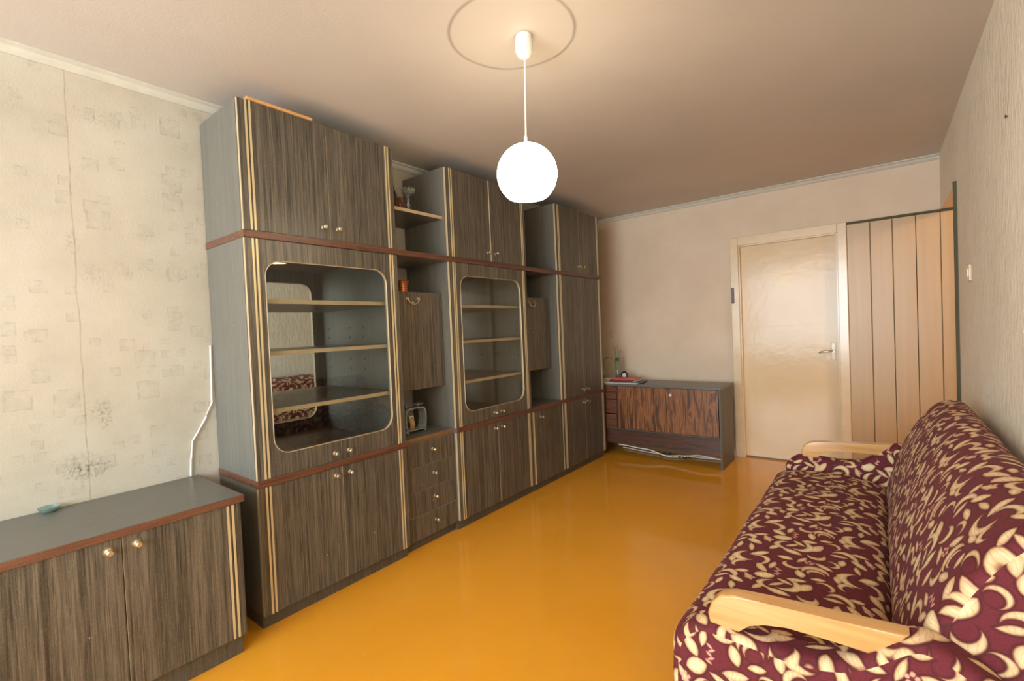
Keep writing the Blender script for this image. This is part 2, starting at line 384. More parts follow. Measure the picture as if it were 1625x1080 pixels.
def thing(name, label, cat, loc, group=None):
    o = bpy.data.objects.new(name, None); o.empty_display_size = .1; o.location = loc; COL.objects.link(o)
    o['label'] = label; o['category'] = cat
    if group: o['group'] = group
    return o
def single(mb, name, mat, label, cat, loc, group=None, smooth=False):
    """a thing that is one mesh"""
    L = Vector(loc)
    for v in mb.b.verts: v.co -= L
    o = mb.build(name, mat, smooth=smooth); o.location = L; o['label'] = label; o['category'] = cat
    if group: o['group'] = group
    return o
def struct(mb, name, mat, parent=None, smooth=False):
    o = mb.build(name, mat, None, parent, smooth)
    if not parent: o['kind'] = 'structure'
    return o
def sroot(name, loc):
    o = bpy.data.objects.new(name, None); o.location = loc; COL.objects.link(o); o['kind'] = 'structure'; return o
# ------------------------------------------------------------------ dimensions (metres)
XR, YB, H, YF = 3.0025, 4.866, 2.5, -2.6
D = .430; ZT, Z2, Z1, ZP = 2.389, 1.807, .682, .066
Y0, Y1, Y2, Y3, Y4, Y5 = .925, 1.7615, 2.178, 3.025, 3.481, 4.274
# ------------------------------------------------------------------ room shell
struct(MB().box(-.12, 4.6, YF-.12, YB+.12, -.05, 0), 'floor', 'floor')
struct(MB().box(-.12, 4.6, YF-.12, YB+.12, H, H+.05), 'ceiling', 'ceiling')
struct(MB().box(-.12, 0, YF-.12, YB+.12, 0, H), 'wall_left', 'wall_l')
DX0, DX1, DZ = 1.579, 2.352, 2.012
struct(MB().box(0, DX0, YB, YB+.12, 0, H).box(DX1, 4.5, YB, YB+.12, 0, H).box(DX0, DX1, YB, YB+.12, DZ, H), 'wall_back', 'wall_b')
struct(MB().box(XR, XR+.1, YF, 3.8785, 0, H).box(XR, XR+.1, 3.8785, YB, 2.083, H), 'wall_right', 'wall_r')
struct(MB().box(0, .12, YF-.12, YF, 0, H).box(2.88, XR+.1, YF-.12, YF, 0, H).box(.12, 2.88, YF-.12, YF, 0, .55).box(.12, 2.88, YF-.12, YF, 2.45, H), 'wall_front', 'wall_b')
struct(MB().box(4.5, 4.6, 2.6, YB, 0, H).box(XR+.1, 4.5, 2.5, 2.6, 0, H), 'wall_hall', 'wall_b')
wr = sroot('window_1', (1.5, YF-.06, .55))
f = MB()
for a in (.12, 1.46, 2.80): f.box(a, a+.08, YF-.1, YF-.03, .55, 2.45)
f.box(.12, 2.88, YF-.1, YF-.03, .55, .63).box(.12, 2.88, YF-.1, YF-.03, 2.37, 2.45)
f.build('window_frame', 'white', wr)
MB().box(.08, 2.92, YF-.05, YF+.15, .52, .55, .006).build('window_sill', 'white', wr)
# cornices
def cornice(name, prof, a0, a1, axis): struct(MB().prism(prof, a0, a1, axis), name, 'cornice')
cornice('trim_1', [(0, H), (.042, H), (.042, H-.008), (.026, H-.014), (.018, H-.028), (.008, H-.038), (0, H-.038)], YF, YB, 'y')
cornice('trim_2', [(YB, H), (YB-.042, H), (YB-.042, H-.008), (YB-.026, H-.014), (YB-.018, H-.028), (YB-.008, H-.038), (YB, H-.038)], .043, XR, 'x')
struct(MB().box(XR-.016, XR+.118, 3.8785, 3.9, 0, 2.083), 'trim_3', 'darktrim')
struct(MB().box(2.418, 3.6, YB-.03, YB, 2.066, 2.083), 'trim_4', 'darktrim')
# plank panelling in the niche
pr = sroot('trim_5', (2.43, YB, 0))
edges = [2.4185, 2.573, 2.715, 2.857, 2.999, 3.141, 3.283, 3.425, 3.567]
for a, b in zip(edges, edges[1:]): MB().box(a+.002, b-.002, YB-.014, YB-.001, 0.0, 2.066, .003).build('plank', 'plank', pr)
MB().box(2.45, 3.5, YB-.002, YB, .01, 2.06).build('backing_board', 'darktrim', pr)
# door
dr = sroot('door_1', (1.96, YB, 0))
fr_ = MB().box(1.509, 1.579, YB-.022, YB, 0, 2.089, .004).box(2.352, 2.418, YB-.022, YB, 0, 2.089, .004).box(1.579, 2.352, YB-.022, YB, 2.012, 2.089, .004)
fr_.box(1.579, 1.589, YB, YB+.12, 0, 2.012).box(2.342, 2.352, YB, YB+.12, 0, 2.012).box(1.589, 2.342, YB, YB+.12, 2.002, 2.012)
fr_.build('door_frame', 'cream', dr)
lf = MB().box(1.589, 2.342, YB+.035, YB+.075, .012, 2.002, .003).build('door_leaf', 'door', dr)
MB().box(1.589, 2.342, YB+.045, YB+.118, 0, .0115).build('door_gap_light_blocker', 'darkbrown', dr)  # added dark box that stops light leaking under the leaf
MB().box(1.69, 2.25, YB+.0325, YB+.0352, .32, 1.24, .001).build('raised_panel', 'door', dr, lf)
hp = MB().box(2.288, 2.32, YB+.028, YB+.035, .93, 1.08, .003).build('handle_plate', 'cream', dr, lf)
hm = MB().lathe([(0, YB-.02), (.010, YB-.02), (.010, YB+.03), (0, YB+.03)], (2.304, 0, 1.012), 'y', 12)
hm.tube([(2.308, YB-.012, 1.014), (2.28, YB-.022, 1.012), (2.23, YB-.022, 1.006), (2.20, YB-.016, .998)], [.009, .009, .008, .006], 10)
hm.build('door_handle', 'brass', dr, lf, True)
MB().box(1.512, 1.538, YB-.025, YB-.021, 1.47, 1.62, .004).build('strike_plate', 'plumplate', dr)
# ------------------------------------------------------------------ cabinet builders
TH = .018
def knob(root, parent, y, z, x=D):
    MB().lathe([(0, 0), (.011, 0), (.011, .003), (.0055, .006), (.0055, .018), (.010, .022), (.011, .030), (.008, .034), (0, .034)], (x, y, z), 'x', 14).build('knob', 'brass', root, parent, True)
def strips(root, parent, ys, z0, z1, x=D):
    for y in ys: MB().box(x-.002, x+.0025, y-.0042, y+.0042, z0+.001, z1-.001).build('gold_strip', 'gold', root, parent)
def carcass(root, y0, y1, z0, z1, depth, back='inside', top=True, inner='lam'):
    MB().box(.005, depth-TH-.002, y0, y0+TH, z0, z1).build('side_panel', 'side', root)
    MB().box(.005, depth-TH-.002, y1-TH, y1, z0, z1).build('side_panel', 'side', root)
    MB().box(.005, .014, y0+TH, y1-TH, z0, z1).build('back_panel', back, root)
    MB().box(.014, depth-TH-.004, y0+TH, y1-TH, z0, z0+TH).build('bottom_panel', 'lam_y', root)
    if top: MB().box(.014, depth-TH-.004, y0+TH, y1-TH, z1-TH, z1).build('top_panel', 'lam_y', root)
def edgeboard(root, y0, y1, z0, z1, depth, edge='mahog', name='top_board', side=False):
    b = MB().box(.005, depth+.002, y0+(.003 if side else .0005), y1-.0005, z0, z1).build(name, 'top', root)
    MB().box(depth+.002, depth+.008, y0, y1, z0, z1, .0015).build('edge_band', edge, root, b)
    if side: MB().box(.005, depth+.008, y0-.004, y0+.003, z0, z1, .001).build('edge_band', edge, root, b)
def pair(root, y0, y1, z0, z1, kz, gap=.004, off=(0, 0), labels=None):
    ym = (y0+y1)/2
    for i, (a, b, k) in enumerate(((y0, ym, ym-.038), (ym, y1, ym+.042))):
        d = MB().box(D-TH+off[i], D+off[i], a+.0015, b-.0015, z0+.001, z1-.001, .0012).build('door', 'lam', root, edge='edge', front=0)
        strips(root, d, (a+.036, a+.053) if i == 0 else (b-.052, b-.035), z0, z1, D+off[i])
        knob(root, d, k, kz, D+off[i])
def arc(cy, cz, r, a0, a1, n=7): return [(cy+r*math.cos(math.radians(a0+(a1-a0)*i/n)), cz+r*math.sin(math.radians(a0+(a1-a0)*i/n))) for i in range(n+1)]
def glass_pair(root, y0, y1, z0, z1, o0, o1, oz0, oz1, kz):
    ym = (y0+y1)/2; R = .075
    for i in (0, 1):
        e = y0+.0015 if i == 0 else y1-.0015; m_ = ym-.0015 if i == 0 else ym+.0015; o = o0 if i == 0 else o1; sg = 1 if i == 0 else -1
        hi = [(m_, oz1)] + [(o+sg*(R+p[0]), p[1]) for p in [(-math.sin(t)*R, oz1-R+math.cos(t)*R) for t in [PI/2*k/8 for k in range(9)]]]
        lo = [(o+sg*(R+p[0]), p[1]) for p in [(-math.sin(t)*R, oz0+R-math.cos(t)*R) for t in [PI/2*k/8 for k in range(8, -1, -1)]]] + [(m_, oz0)]
        path = hi + lo
        poly = [(m_, z1-.001)] + path + [(m_, z0+.001), (e, z0+.001), (e, z1-.001)]
        d = MB().prism(poly, D-TH, D).build('glass_door', 'lam', root, edge='edge', front=0)
        MB().tube([(D+.0005, p[0], p[1]) for p in path], .0024, 6).build('bead', 'bead', root, d, True)
        MB().box(D-.012, D-.008, min(o, m_), max(o, m_), oz0, oz1).build('glass_pane', 'glass', root, d)
        strips(root, d, (y0+.036, y0+.053) if i == 0 else (y1-.052, y1-.035), z0, z1)
        knob(root, d, ym-.038 if i == 0 else ym+.042, kz)
def shelf(root, y0, y1, zc, front, th=.02, edge='edge', x0=.015):
    b = MB().box(x0, front-.003, y0, y1, zc-th/2, zc+th/2).build('shelf', 'top', root)
    MB().box(front-.003, front, y0, y1, zc-th/2, zc+th/2).build('shelf_edge', edge, root, b)
def dowels(root, y, zs, xs, sg):
    for z in zs:
        for x in xs: MB().lathe([(0, -.004), (.0045, -.004), (.0045, .004), (0, .004)], (x, y, z), 'y', 8).build('shelf_pin', 'black', root)
# bay 1, 3, 5 : stacked closed units
BAY = {1: (Y0, Y1, 'nearest'), 3: (Y2, Y3, 'middle'), 5: (Y4, Y5, 'farthest')}
for b, (a, c, w) in BAY.items():
    side = b == 1
    # base
    txt = {1: 'two-door zebra-wood base cabinet of the nearest tall stack, beside the low cabinet',
           3: 'two-door zebra-wood base cabinet right of the four-drawer chest',
           5: 'two-door zebra-wood base cabinet at the far end, beside the rosewood sideboard'}[b]
    t = thing('base_cabinet', txt, 'cabinet', (0, (a+c)/2, 0), 'base cabinets of the wall unit')
    MB().box(.02, .398, a+.004, c-.004, 0, ZP).build('plinth', 'grey', t)
    carcass(t, a, c, ZP, Z1-.032, D)
    edgeboard(t, a, c, Z1-.032, Z1, D, side=side)
    pair(t, a, c, ZP, Z1-.033, .608)
    # middle
    if b == 5:
        t = thing('tall_cabinet', 'plain two-door middle cabinet at the far end, no glass', 'cabinet', (0, (a+c)/2, Z1), 'middle cabinets of the wall unit')
        carcass(t, a, c, Z1, Z2-.032, D); edgeboard(t, a, c, Z2-.032, Z2, D)
        pair(t, a, c, Z1, Z2-.033, .728)
    else:
        t = thing('display_cabinet', {1: 'large glass-fronted display cabinet nearest the camera, mirrored back', 3: 'glass-fronted display cabinet between the two bar compartments'}[b], 'display cabinet', (0, (a+c)/2, Z1), 'middle cabinets of the wall unit')
        carcass(t, a, c, Z1, Z2-.032, D, back='mirror'); edgeboard(t, a, c, Z2-.032, Z2, D, side=side)
        o0, o1 = (1.008, 1.676) if b == 1 else (2.274, 2.934)
        glass_pair(t, a, c, Z1, Z2-.033, o0, o1, *((.782, 1.678) if b == 1 else (.77, 1.688)), .722)
        for z in ((1.494, 1.25, .978) if b == 1 else (1.487, 1.243, .967)): shelf(t, a+TH, c-TH, z, .385)
        dowels(t, c-TH, (1.37, 1.31, 1.17, 1.11), (.09, .33), 1)
    # top
    t = thing('top_cabinet', {1: 'two-door top cabinet of the nearest stack with a board lying on it', 3: 'two-door top cabinet just left of the ball lamp', 5: 'two-door top cabinet at the far end near the door wall'}[b], 'cabinet', (0, (a+c)/2, Z2), 'top cabinets of the wall unit')
    carcass(t, a, c, Z2, ZT, D)
    pair(t, a, c, Z2+.001, ZT, 1.868, off=(0, .006) if b == 3 else (0, 0))
# bay 2 : drawer chest, bar, open shelf
e = .001
t = thing('drawer_chest', 'four-drawer zebra-wood chest between two base cabinets', 'drawers', (0, (Y1+Y2)/2, 0))
MB().box(.02, .375, Y1+e, Y2-e, 0, .056).build('plinth', 'grey', t)
MB().box(.005, .384, Y1+e, Y1+TH, .056, .65).build('side_panel', 'side', t)
MB().box(.005, .384, Y2-TH, Y2-e, .056, .65).build('side_panel', 'side', t)
MB().box(.005, .012, Y1+TH, Y2-TH, .056, .65).build('back_panel', 'inside', t)
tb = MB().box(.005, .398, Y1+e, Y2-e, .652, Z1).build('top_board', 'top', t)
MB().box(.398, .404, Y1+e, Y2-e, .652, Z1, .0015).build('edge_band', 'brownedge', t, tb)
dz = [.058, .206, .354, .502, .650]
for i in range(4):
    d = MB().box(.386, .404, Y1+.004, Y2-.004, dz[i]+.0015, dz[i+1]-.0015, .0012).build('drawer', 'lam', t, edge='edge', front=0)
    knob(t, d, (Y1+Y2)/2+.015, (dz[i]+dz[i+1])/2+.012, .404)
def bar(y0, y1, label, kx, xf):
    t = thing('bar_cabinet', label, 'cabinet', (0, (y0+y1)/2, .965), 'drop-front bar boxes')
    mb = MB().box(.005, xf-TH-.002, y0+e, y0+TH, .967, 1.57).build('side_panel', 'side', t)
    MB().box(.005, xf-TH-.002, y1-TH, y1-e, .967, 1.57).build('side_panel', 'side', t)
    MB().box(.005, xf-TH-.002, y0+TH, y1-TH, .967, .985).build('bottom_panel', 'lam_y', t)
    MB().box(.005, xf-TH-.002, y0+TH, y1-TH, 1.552, 1.57).build('top_panel', 'lam_y', t)
    MB().box(.005, .012, y0+TH, y1-TH, .985, 1.552).build('back_panel', 'inside', t)
    d = MB().box(xf-TH, xf, y0+.003, y1-.003, .965, 1.572, .0012).build('drop_door', 'lam', t, edge='edge', front=0)
    q = MB()
    for s_ in (-1, 1):
        q.lathe([(0, 0), (.013, 0), (.012, .004), (.006, .006), (.006, .016), (0, .018)], (xf, kx+s_*.042, 1.53), 'x', 12)
    q.tube([(xf+.012, kx+.042*math.cos(a_), 1.53-.034*math.sin(a_)) for a_ in [PI*i/12 for i in range(13)]], .005, 8)
    q.build('bail_handle', 'brass', t, d, True)
    k = MB().lathe([(0, 0), (.009, 0), (.009, .002), (0, .003)], (xf, kx, 1.505), 'x', 12)
    k.box(xf, xf+.018, kx-.0015, kx+.0015, 1.49, 1.508)
    k.build('key', 'brass', t, d, True)
bar(Y1, Y2, 'drop-front bar box above the owl niche with a brass bail handle', 1.93, .348)
bar(Y3, Y4, 'drop-front bar box in the far open bay beyond the middle display cabinet', 3.21, .335)
for (y0, y1, lab) in ((Y1, Y2, 'mahogany-edged connecting board under the open shelf with glass candlestick'), (Y3, Y4, 'mahogany-edged connecting board above the far bar box')):
    t = thing('connecting_board', lab, 'shelf', (0, (y0+y1)/2, Z2-.032), 'connecting boards of the wall unit')
    edgeboard(t, y0+e, y1-e, Z2-.032, Z2, D-.002, name='board')
t = thing('open_shelf', 'open shelf between the top cabinets holding the candlestick and basket', 'shelf', (0, (Y1+Y2)/2, 2.055))
shelf(t, Y1+e, Y2-e, 2.063, .388, .02, x0=.005)
# bay 4 : base
t = thing('base_cabinet', 'narrow single-door zebra-wood base cabinet in the far open bay', 'cabinet', (0, (Y3+Y4)/2, 0), 'base cabinets of the wall unit')
MB().box(.02, .398, Y3+.003, Y4-.003, 0, ZP).build('plinth', 'grey', t)
carcass(t, Y3+e, Y4-e, ZP, Z1-.032, D-.01)
edgeboard(t, Y3+e, Y4-e, Z1-.032, Z1, D-.002)
d = MB().box(D-.022, D-.004, Y3+.02, Y4-.004, ZP-.006, Z1-.036, .0012).build('door', 'lam', t, edge='edge', front=0)
MB().box(D-.005, D-.002, Y3+.02, Y3+.034, ZP-.006, Z1-.036).build('gold_strip', 'gold', t, d)  # added strip standing for the pale edge of the slightly open door
knob(t, d, Y3+.12, .592, D-.004)
# board lying on the nearest top cabinet
single(MB().box(.14, .437, .965, 1.275, ZT, ZT+.014, .003), 'wooden_board', 'birch', 'thin pale wooden board lying on top of the nearest tall cabinet', 'board', (.28, 1.12, ZT))
# ------------------------------------------------------------------ low cabinet in the foreground
LX, LY, LZ, LP = .515, .8216, .673, .088
t = thing('low_cabinet', 'low two-door zebra-wood cabinet with mahogany-edged top in the left foreground', 'cabinet', (0, .4, 0))
a0 = LY-.842
MB().box(.02, LX-.03, a0+.01, LY-.012, 0, LP).build('plinth', 'grey', t)
MB().box(.005, LX-TH-.002, a0, a0+TH, LP, LZ-.028).build('side_panel', 'side', t)
MB().box(.005, LX-TH-.002, LY-TH-.004, LY-.004, LP, LZ-.028).build('side_panel', 'side', t)
MB().box(.005, .014, a0+TH, LY-TH-.004, LP, LZ-.028).build('back_panel', 'inside', t)
MB().box(.014, LX-TH-.004, a0+TH, LY-TH-.004, LP, LP+TH).build('bottom_panel', 'lam_y', t)
tb = MB().box(.003, LX+.004, a0-.004, LY+.004, LZ-.028, LZ, .001).build('top_board', 'top', t)
MB().box(LX+.004, LX+.010, a0-.004, LY+.004, LZ-.028, LZ, .0015).build('edge_band', 'mahog', t, tb)
MB().box(.003, LX+.010, LY+.004, LY+.007, LZ-.028, LZ, .001).build('edge_band', 'mahog', t, tb)
ym = .425
for i, (p, q, k) in enumerate(((a0, ym, ym-.038), (ym, LY-.004, ym+.042))):
    d = MB().box(LX-TH, LX, p+.0015, q-.0015, LP, LZ-.031, .0012).build('door', 'lam', t, edge='edge', front=0)
    strips(t, d, (p+.036, p+.053) if i == 0 else (q-.05, q-.032), LP, LZ-.031, LX)
    MB().lathe([(0, 0), (.016, 0), (.015, .002), (.010, .003), (0, .003)], (LX, k, .606), 'x', 20).build('knob_plate', 'oldbrass', t, d, True)
    knob(t, d, k, .606, LX+.002)
# small glass dish and a blue scrap on its top
mb = MB().lathe([(0, .0), (.020, 0), (.030, .010), (.034, .020), (.031, .020), (.026, .010), (.016, .004), (0, .004)], (.035, .305, LZ), 'z', 24)
single(mb, 'glass_dish', 'gglass', 'small green glass dish at the back of the low cabinet top', 'dish', (.035, .305, LZ), smooth=True)
# ------------------------------------------------------------------ wall cable
t = single(MB().tube([(.008, .915, 1.30), (.008, .908, 1.02), (.008, .88, .95), (.008, .84, .88), (.008, .817, .845), (.008, .805, .76), (.008, .800, .676)], .0045, 8), 'wall_cable', 'white',
           'white cable running down the left wall behind the low cabinet', 'cable', (.008, .8, .676), smooth=True)
# ------------------------------------------------------------------ rosewood sideboard
SX0, SX1, SY0, SY1, SZ = .03, 1.52, 4.323, 4.727, .7288
t = thing('sideboard', 'low rosewood sideboard against the far wall left of the door', 'sideboard', (.775, 4.525, 0))
MB().box(SX1-.018, SX1, SY0, SY1, 0, SZ-.022, .001).build('side_panel', 'grey', t)
MB().box(SX0, SX0+.018, SY0, SY1, 0, SZ-.022, .001).build('side_panel', 'grey', t)
tb = MB().box(SX0-.004, SX1+.004, SY0-.006, SY1+.004, SZ-.022, SZ, .0015).build('top_board', 'top', t)
MB().box(SX0+.018, SX1-.018, SY1-.012, SY1-.006, .13, SZ-.022).build('back_panel', 'inside', t)
MB().box(SX0+.018, SX1-.018, SY0+.02, SY1-.012, .268, .284).build('bottom_panel', 'rose_x', t)
MB().box(SX0+.018, SX1-.018, SY0+.012, SY0+.028, .128, .266, .001).build('lower_rail', 'rose_x', t)
MB().box(.535, .547, SY0+.006, SY1-.02, .284, SZ-.022).build('divider', 'rose_x', t)
MB().box(SX0+.018, SX1-.018, SY0+.004, SY0+.012, .270, .282, .001).build('front_molding', 'grey', t)
for p, q in ((.549, 1.031), (1.034, 1.496)):
    d = MB().box(p, q, SY0+.003, SY0+.019, .286, SZ-.026, .001).build('door', 'rose', t)
    if p > 1: MB().lathe([(0, .003), (.012, .003), (.014, -.004), (.010, -.014), (0, -.016)], (1.08, SY0, .643), 'y', 16).build('knob', 'white', t, d, True)
for (z0, z1, o) in ((.572, .700, 0), (.428, .566, 0), (.286, .420, -.008)):
    d = MB().box(SX0+.02, .531, SY0+.003+o, SY0+.019+o, z0, z1, .001).build('drawer', 'rose_h', t)
# things on the sideboard
def bx3(c, sx_, sy_, sz_, rz, z, bev=.001):
    mb = MB().box(-sx_/2, sx_/2, -sy_/2, sy_/2, 0, sz_, bev)
    for v in mb.b.verts: v.co = Matrix.Rotation(math.radians(rz), 3, 'Z') @ v.co + Vector((c[0], c[1], z))
    return mb
z = SZ
single(bx3((.555, 4.475), .36, .26, .006, 4, z), 'paper_sheet', 'paper', 'large white sheet under the red magazines on the sideboard', 'paper', (.555, 4.475, z)); z += .006
for i, (mt, lab, dx_, rz, hh, w_, d_) in enumerate((('darkgreen', 'dark magazine at the bottom of the stack on the sideboard', .06, 10, .006, .29, .21),
        ('maroon', 'maroon book in the stack on the sideboard, above the dark magazine', .0, -3, .013, .27, .19),
        ('maroon', 'maroon brochure in the stack on the sideboard, directly under the red folder', .005, 2, .010, .26, .18),
        ('red', 'bright red folder on top of the stack on the sideboard', .02, 8, .007, .24, .17))):
    t = thing('magazine', lab, 'book', (.56+dx_, 4.485, z), 'stack of magazines on the sideboard')
    bx3((.56+dx_, 4.485), w_, d_, hh, rz, z).build('cover', mt, t)
    if hh > .008: bx3((.563+dx_, 4.483), w_+.002, d_-.012, hh-.005, rz, z+.0025, 0).build('pages', 'paper', t)
    z += hh
single(bx3((.36, 4.53), .13, .10, .028, -8, SZ, .003), 'white_box', 'white', 'small flat white box left of the magazines on the sideboard', 'box', (.36, 4.53, SZ))
single(bx3((.30, 4.42), .12, .09, .010, 12, SZ, .002), 'white_case', 'paper', 'thin pale case at the left front of the sideboard top', 'case', (.30, 4.42, SZ))
# narrow glass vase with stems
vx, vy = .417, 4.62
t = thing('glass_vase', 'tall narrow glass vase with green stems on the sideboard', 'vase', (vx, vy, SZ))
MB().lathe([(0, 0), (.026, 0), (.028, .01), (.022, .08), (.020, .17), (.026, .235), (.023, .235), (.017, .17), (.019, .08), (.022, .014), (0, .012)], (vx, vy, SZ), 'z', 20).build('glass_body', 'vglass', t, None, 'all')
st = MB()
for k in range(5):
    a = k*1.3; st.tube([(vx+.008*math.cos(a), vy+.008*math.sin(a), SZ+.02), (vx+.012*math.cos(a+.5), vy+.01*math.sin(a), SZ+.2), (vx+.035*math.cos(a), vy+.03*math.sin(a), SZ+.30+.015*k)], .003, 6)
st.build('stems', 'stem', t, None, True)
lv = MB()
for k in range(7):
    a = k*.9; c0 = Vector((vx+.03*math.cos(a), vy+.025*math.sin(a), SZ+.28+.013*k)); dv = Vector((.02*math.cos(a), .015*math.sin(a), .03))
    lv.tube([c0, c0+dv*.5, c0+dv*1.2], [.001, .005, .0006], 5)
lv.build('leaves', 'orange', t, None, True)
# wire arch ornament, dark round pot with pale flowers, little clock figure
ax, ay = .305, 4.645
t = thing('arch_ornament', 'thin dark arch-shaped ornament beside the vase on the sideboard', 'ornament', (ax, ay, SZ))
MB().tube([(ax-.062, ay, SZ+.008), (ax-.064, ay, SZ+.15)] + [(ax-.064*math.cos(PI*i/10), ay, SZ+.18+.06*math.sin(PI*i/10)) for i in range(11)] + [(ax+.064, ay, SZ+.15), (ax+.062, ay, SZ+.008)], .0045, 8).build('arch', 'stem', t, None, True)
MB().box(ax-.075, ax+.075, ay-.02, ay+.02, SZ, SZ+.01, .003).build('foot', 'darkbrown', t)
t = thing('flower_pot', 'small black round pot with pale flowers at the left of the sideboard', 'pot', (.31, 4.52, SZ))
t.location = (.27, 4.50, SZ); px_, py_ = .27, 4.50
MB().lathe([(0, 0), (.026, 0), (.040, .025), (.042, .05), (.034, .07), (.030, .07), (.036, .05), (0, .045)], (px_, py_, SZ), 'z', 20).build('pot', 'black', t, None, 'all')
fl = MB()
for k in range(9): fl.ball((px_+.028*math.cos(k*2.4)*(k/9+.3), py_+.028*math.sin(k*2.4)*(k/9+.3), SZ+.078+.006*(k % 3)), .014, 1)
fl.build('blossoms', 'owlhead', t)
fx, fy = .50, 4.60
t = thing('desk_clock', 'small dark ring-shaped desk clock behind the magazines', 'clock', (fx, fy, SZ))
rg_ = MB().tube([(fx+.030*math.cos(2*PI*i/20), fy, SZ+.056+.034*math.sin(2*PI*i/20)) for i in range(20)], .010, 8, True).build('ring', 'black', t, None, True)
MB().lathe([(0, -.004), (.023, -.004), (.023, .004), (0, .004)], (fx, fy, SZ+.056), 'y', 20).build('dial', 'paper', t, None, True)
MB().box(fx-.025, fx+.025, fy-.014, fy+.014, SZ, SZ+.014, .003).build('foot', 'black', t)
single(MB().lathe([(0, 0), (.018, 0), (.020, .012), (.020, .03), (.017, .034), (0, .034)], (.425, 4.535, SZ), 'z', 18), 'candle', 'paper', 'short white candle in front of the vase', 'candle', (.425, 4.535, SZ), smooth=True)
# cables under the sideboard
for k, (m_, lab, pts) in enumerate((('white', 'white cable drooping under the sideboard, nearer one', [(.50, 4.40, .10), (.80, 4.40, .085), (1.0, 4.39, .05), (1.15, 4.40, .066), (1.30, 4.41, .085), (1.50, 4.42, .07)]),
        ('white', 'white cable lying flat on the floor under the sideboard', [(.45, 4.62, .012), (.8, 4.56, .012), (1.0, 4.50, .012), (1.2, 4.6, .012), (1.48, 4.63, .012)]),
        ('black', 'tangled black cable behind the white ones under the sideboard', [(.86+.012*i, 4.50+.02*math.sin(i*1.9), .03+.014*math.sin(i*1.3)) for i in range(28)]))):
    P3 = []
    for i in range(len(pts)-1):
        for q in range(6):
            f_ = q/6; sm = f_*f_*(3-2*f_); P3.append(tuple(pts[i][j]+(pts[i+1][j]-pts[i][j])*(f_ if j < 1 else sm) for j in range(3)))
    P3.append(pts[-1])
    P3 = [(a_, b_, max(.006, c_)) for a_, b_, c_ in P3]
    single(MB().tube(P3, .0055 if k < 2 else .005, 6), 'power_cable', m_, lab, 'cable', P3[0], smooth=True)
# hook on the far wall
t = thing('wall_hook', 'small metal hook on the far wall above the vase', 'hook', (.243, YB, 1.21))
MB().tube([(.237, YB-.003, 1.25), (.237, YB-.018, 1.245), (.243, YB-.02, 1.2), (.25, YB-.012, 1.175), (.257, YB-.02, 1.19)], .0035, 6).build('wire', 'steel', t, None, True)
MB().box(.222, .252, YB-.004, YB-.0005, 1.243, 1.257, .001).build('plate', 'steel', t)
# switch and nail on the right wall
t = thing('wall_switch', 'small cream switch on the right wall near the niche', 'switch', (XR, 3.398, 1.503))
b_ = MB().box(XR-.011, XR-.0005, 3.345, 3.425, 1.462, 1.545, .003).build('cover', 'cream', t)
MB().box(XR-.016, XR-.010, 3.37, 3.40, 1.482, 1.525, .002).build('rocker', 'cream', t, b_)
single(MB().lathe([(0, -.008), (.006, -.008), (.0065, -.0055), (.002, -.004), (.002, -.0005), (0, -.0005)], (XR, 2.423, 1.99), 'x', 10), 'nail', 'black', 'black nail head high on the right wall', 'nail', (XR, 2.423, 1.99))
# ------------------------------------------------------------------ things in bay 2
zs = 2.0732
t = thing('crystal_candlestick', 'clear crystal candlestick with a beaded bowl on the open shelf', 'candlestick', (.31, 1.955, zs))
cx_, cy_ = .30, 1.975
t.location = (cx_, cy_, zs)
MB().lathe([(0, 0), (.024, 0), (.022, .006), (.008, .012), (.010, .03), (.006, .036), (.011, .055), (.006, .066), (.010, .085), (.006, .10), (.014, .112), (0, .114)], (cx_, cy_, zs), 'z', 16).build('stem', 'crystal', t, None, True)
bo = MB().lathe([(0, .112), (.020, .116), (.034, .132), (.038, .150), (.034, .150), (.028, .134), (.016, .122), (0, .120)], (cx_, cy_, zs), 'z', 16).build('bowl', 'crystal', t, None, True)
mb = MB()
for k in range(12):
    a = 2*PI*k/12; mb.ball((cx_+.040*math.cos(a), cy_+.040*math.sin(a), zs+.150), .008, 1); mb.ball((cx_+.037*math.cos(a+.26), cy_+.037*math.sin(a+.26), zs+.133), .006, 1)
mb.build('beads', 'crystal', t, bo)
wx, wy = .285, 1.908
t = thing('wicker_basket', 'small brown openwork basket left of the crystal candlestick', 'basket', (wx, wy, zs))
mb = MB()
for k in range(7):
    rr = .030+.010*math.sin(k/6*PI); mb.tube([(wx+(rr+.003*(-1)**i)*math.cos(2*PI*i/24), wy+(rr+.003*(-1)**i)*math.sin(2*PI*i/24), zs+.004+.010*k) for i in range(24)], .003, 5, True)
for k in range(10):
    a = 2*PI*k/10; mb.tube([(wx+(.030+.010*math.sin(i/6*PI))*math.cos(a), wy+(.030+.010*math.sin(i/6*PI))*math.sin(a), zs+.002+.0115*i) for i in range(7)], .0028, 5)
mb.build('weave', 'wicker', t, None, True)
MB().lathe([(0, 0), (.030, 0), (.030, .004), (0, .004)], (wx, wy, zs), 'z', 20).build('bottom', 'wicker', t)
mb = MB()
for k in range(14): mb.ball((wx+.018*math.cos(k*2.4)*(k/14+.4), wy+.018*math.sin(k*2.4)*(k/14+.4), zs+.066+.008*(k % 4)), .010, 1)
mb.build('dried_flowers', 'wicker', t)
vx2, vy2 = .15, 1.968
single(MB().lathe([(0, 0), (.050, 0), (.055, .02), (.050, .07), (.038, .12), (.022, .17), (.014, .205), (.012, .225), (.007, .225), (.009, .17), (0, .165)], (vx2, vy2, zs), 'z', 24),
       'dark_vase', 'darkbrown', 'dark brown cone-shaped vase behind the basket on the open shelf', 'vase', (vx2, vy2, zs), smooth=True)
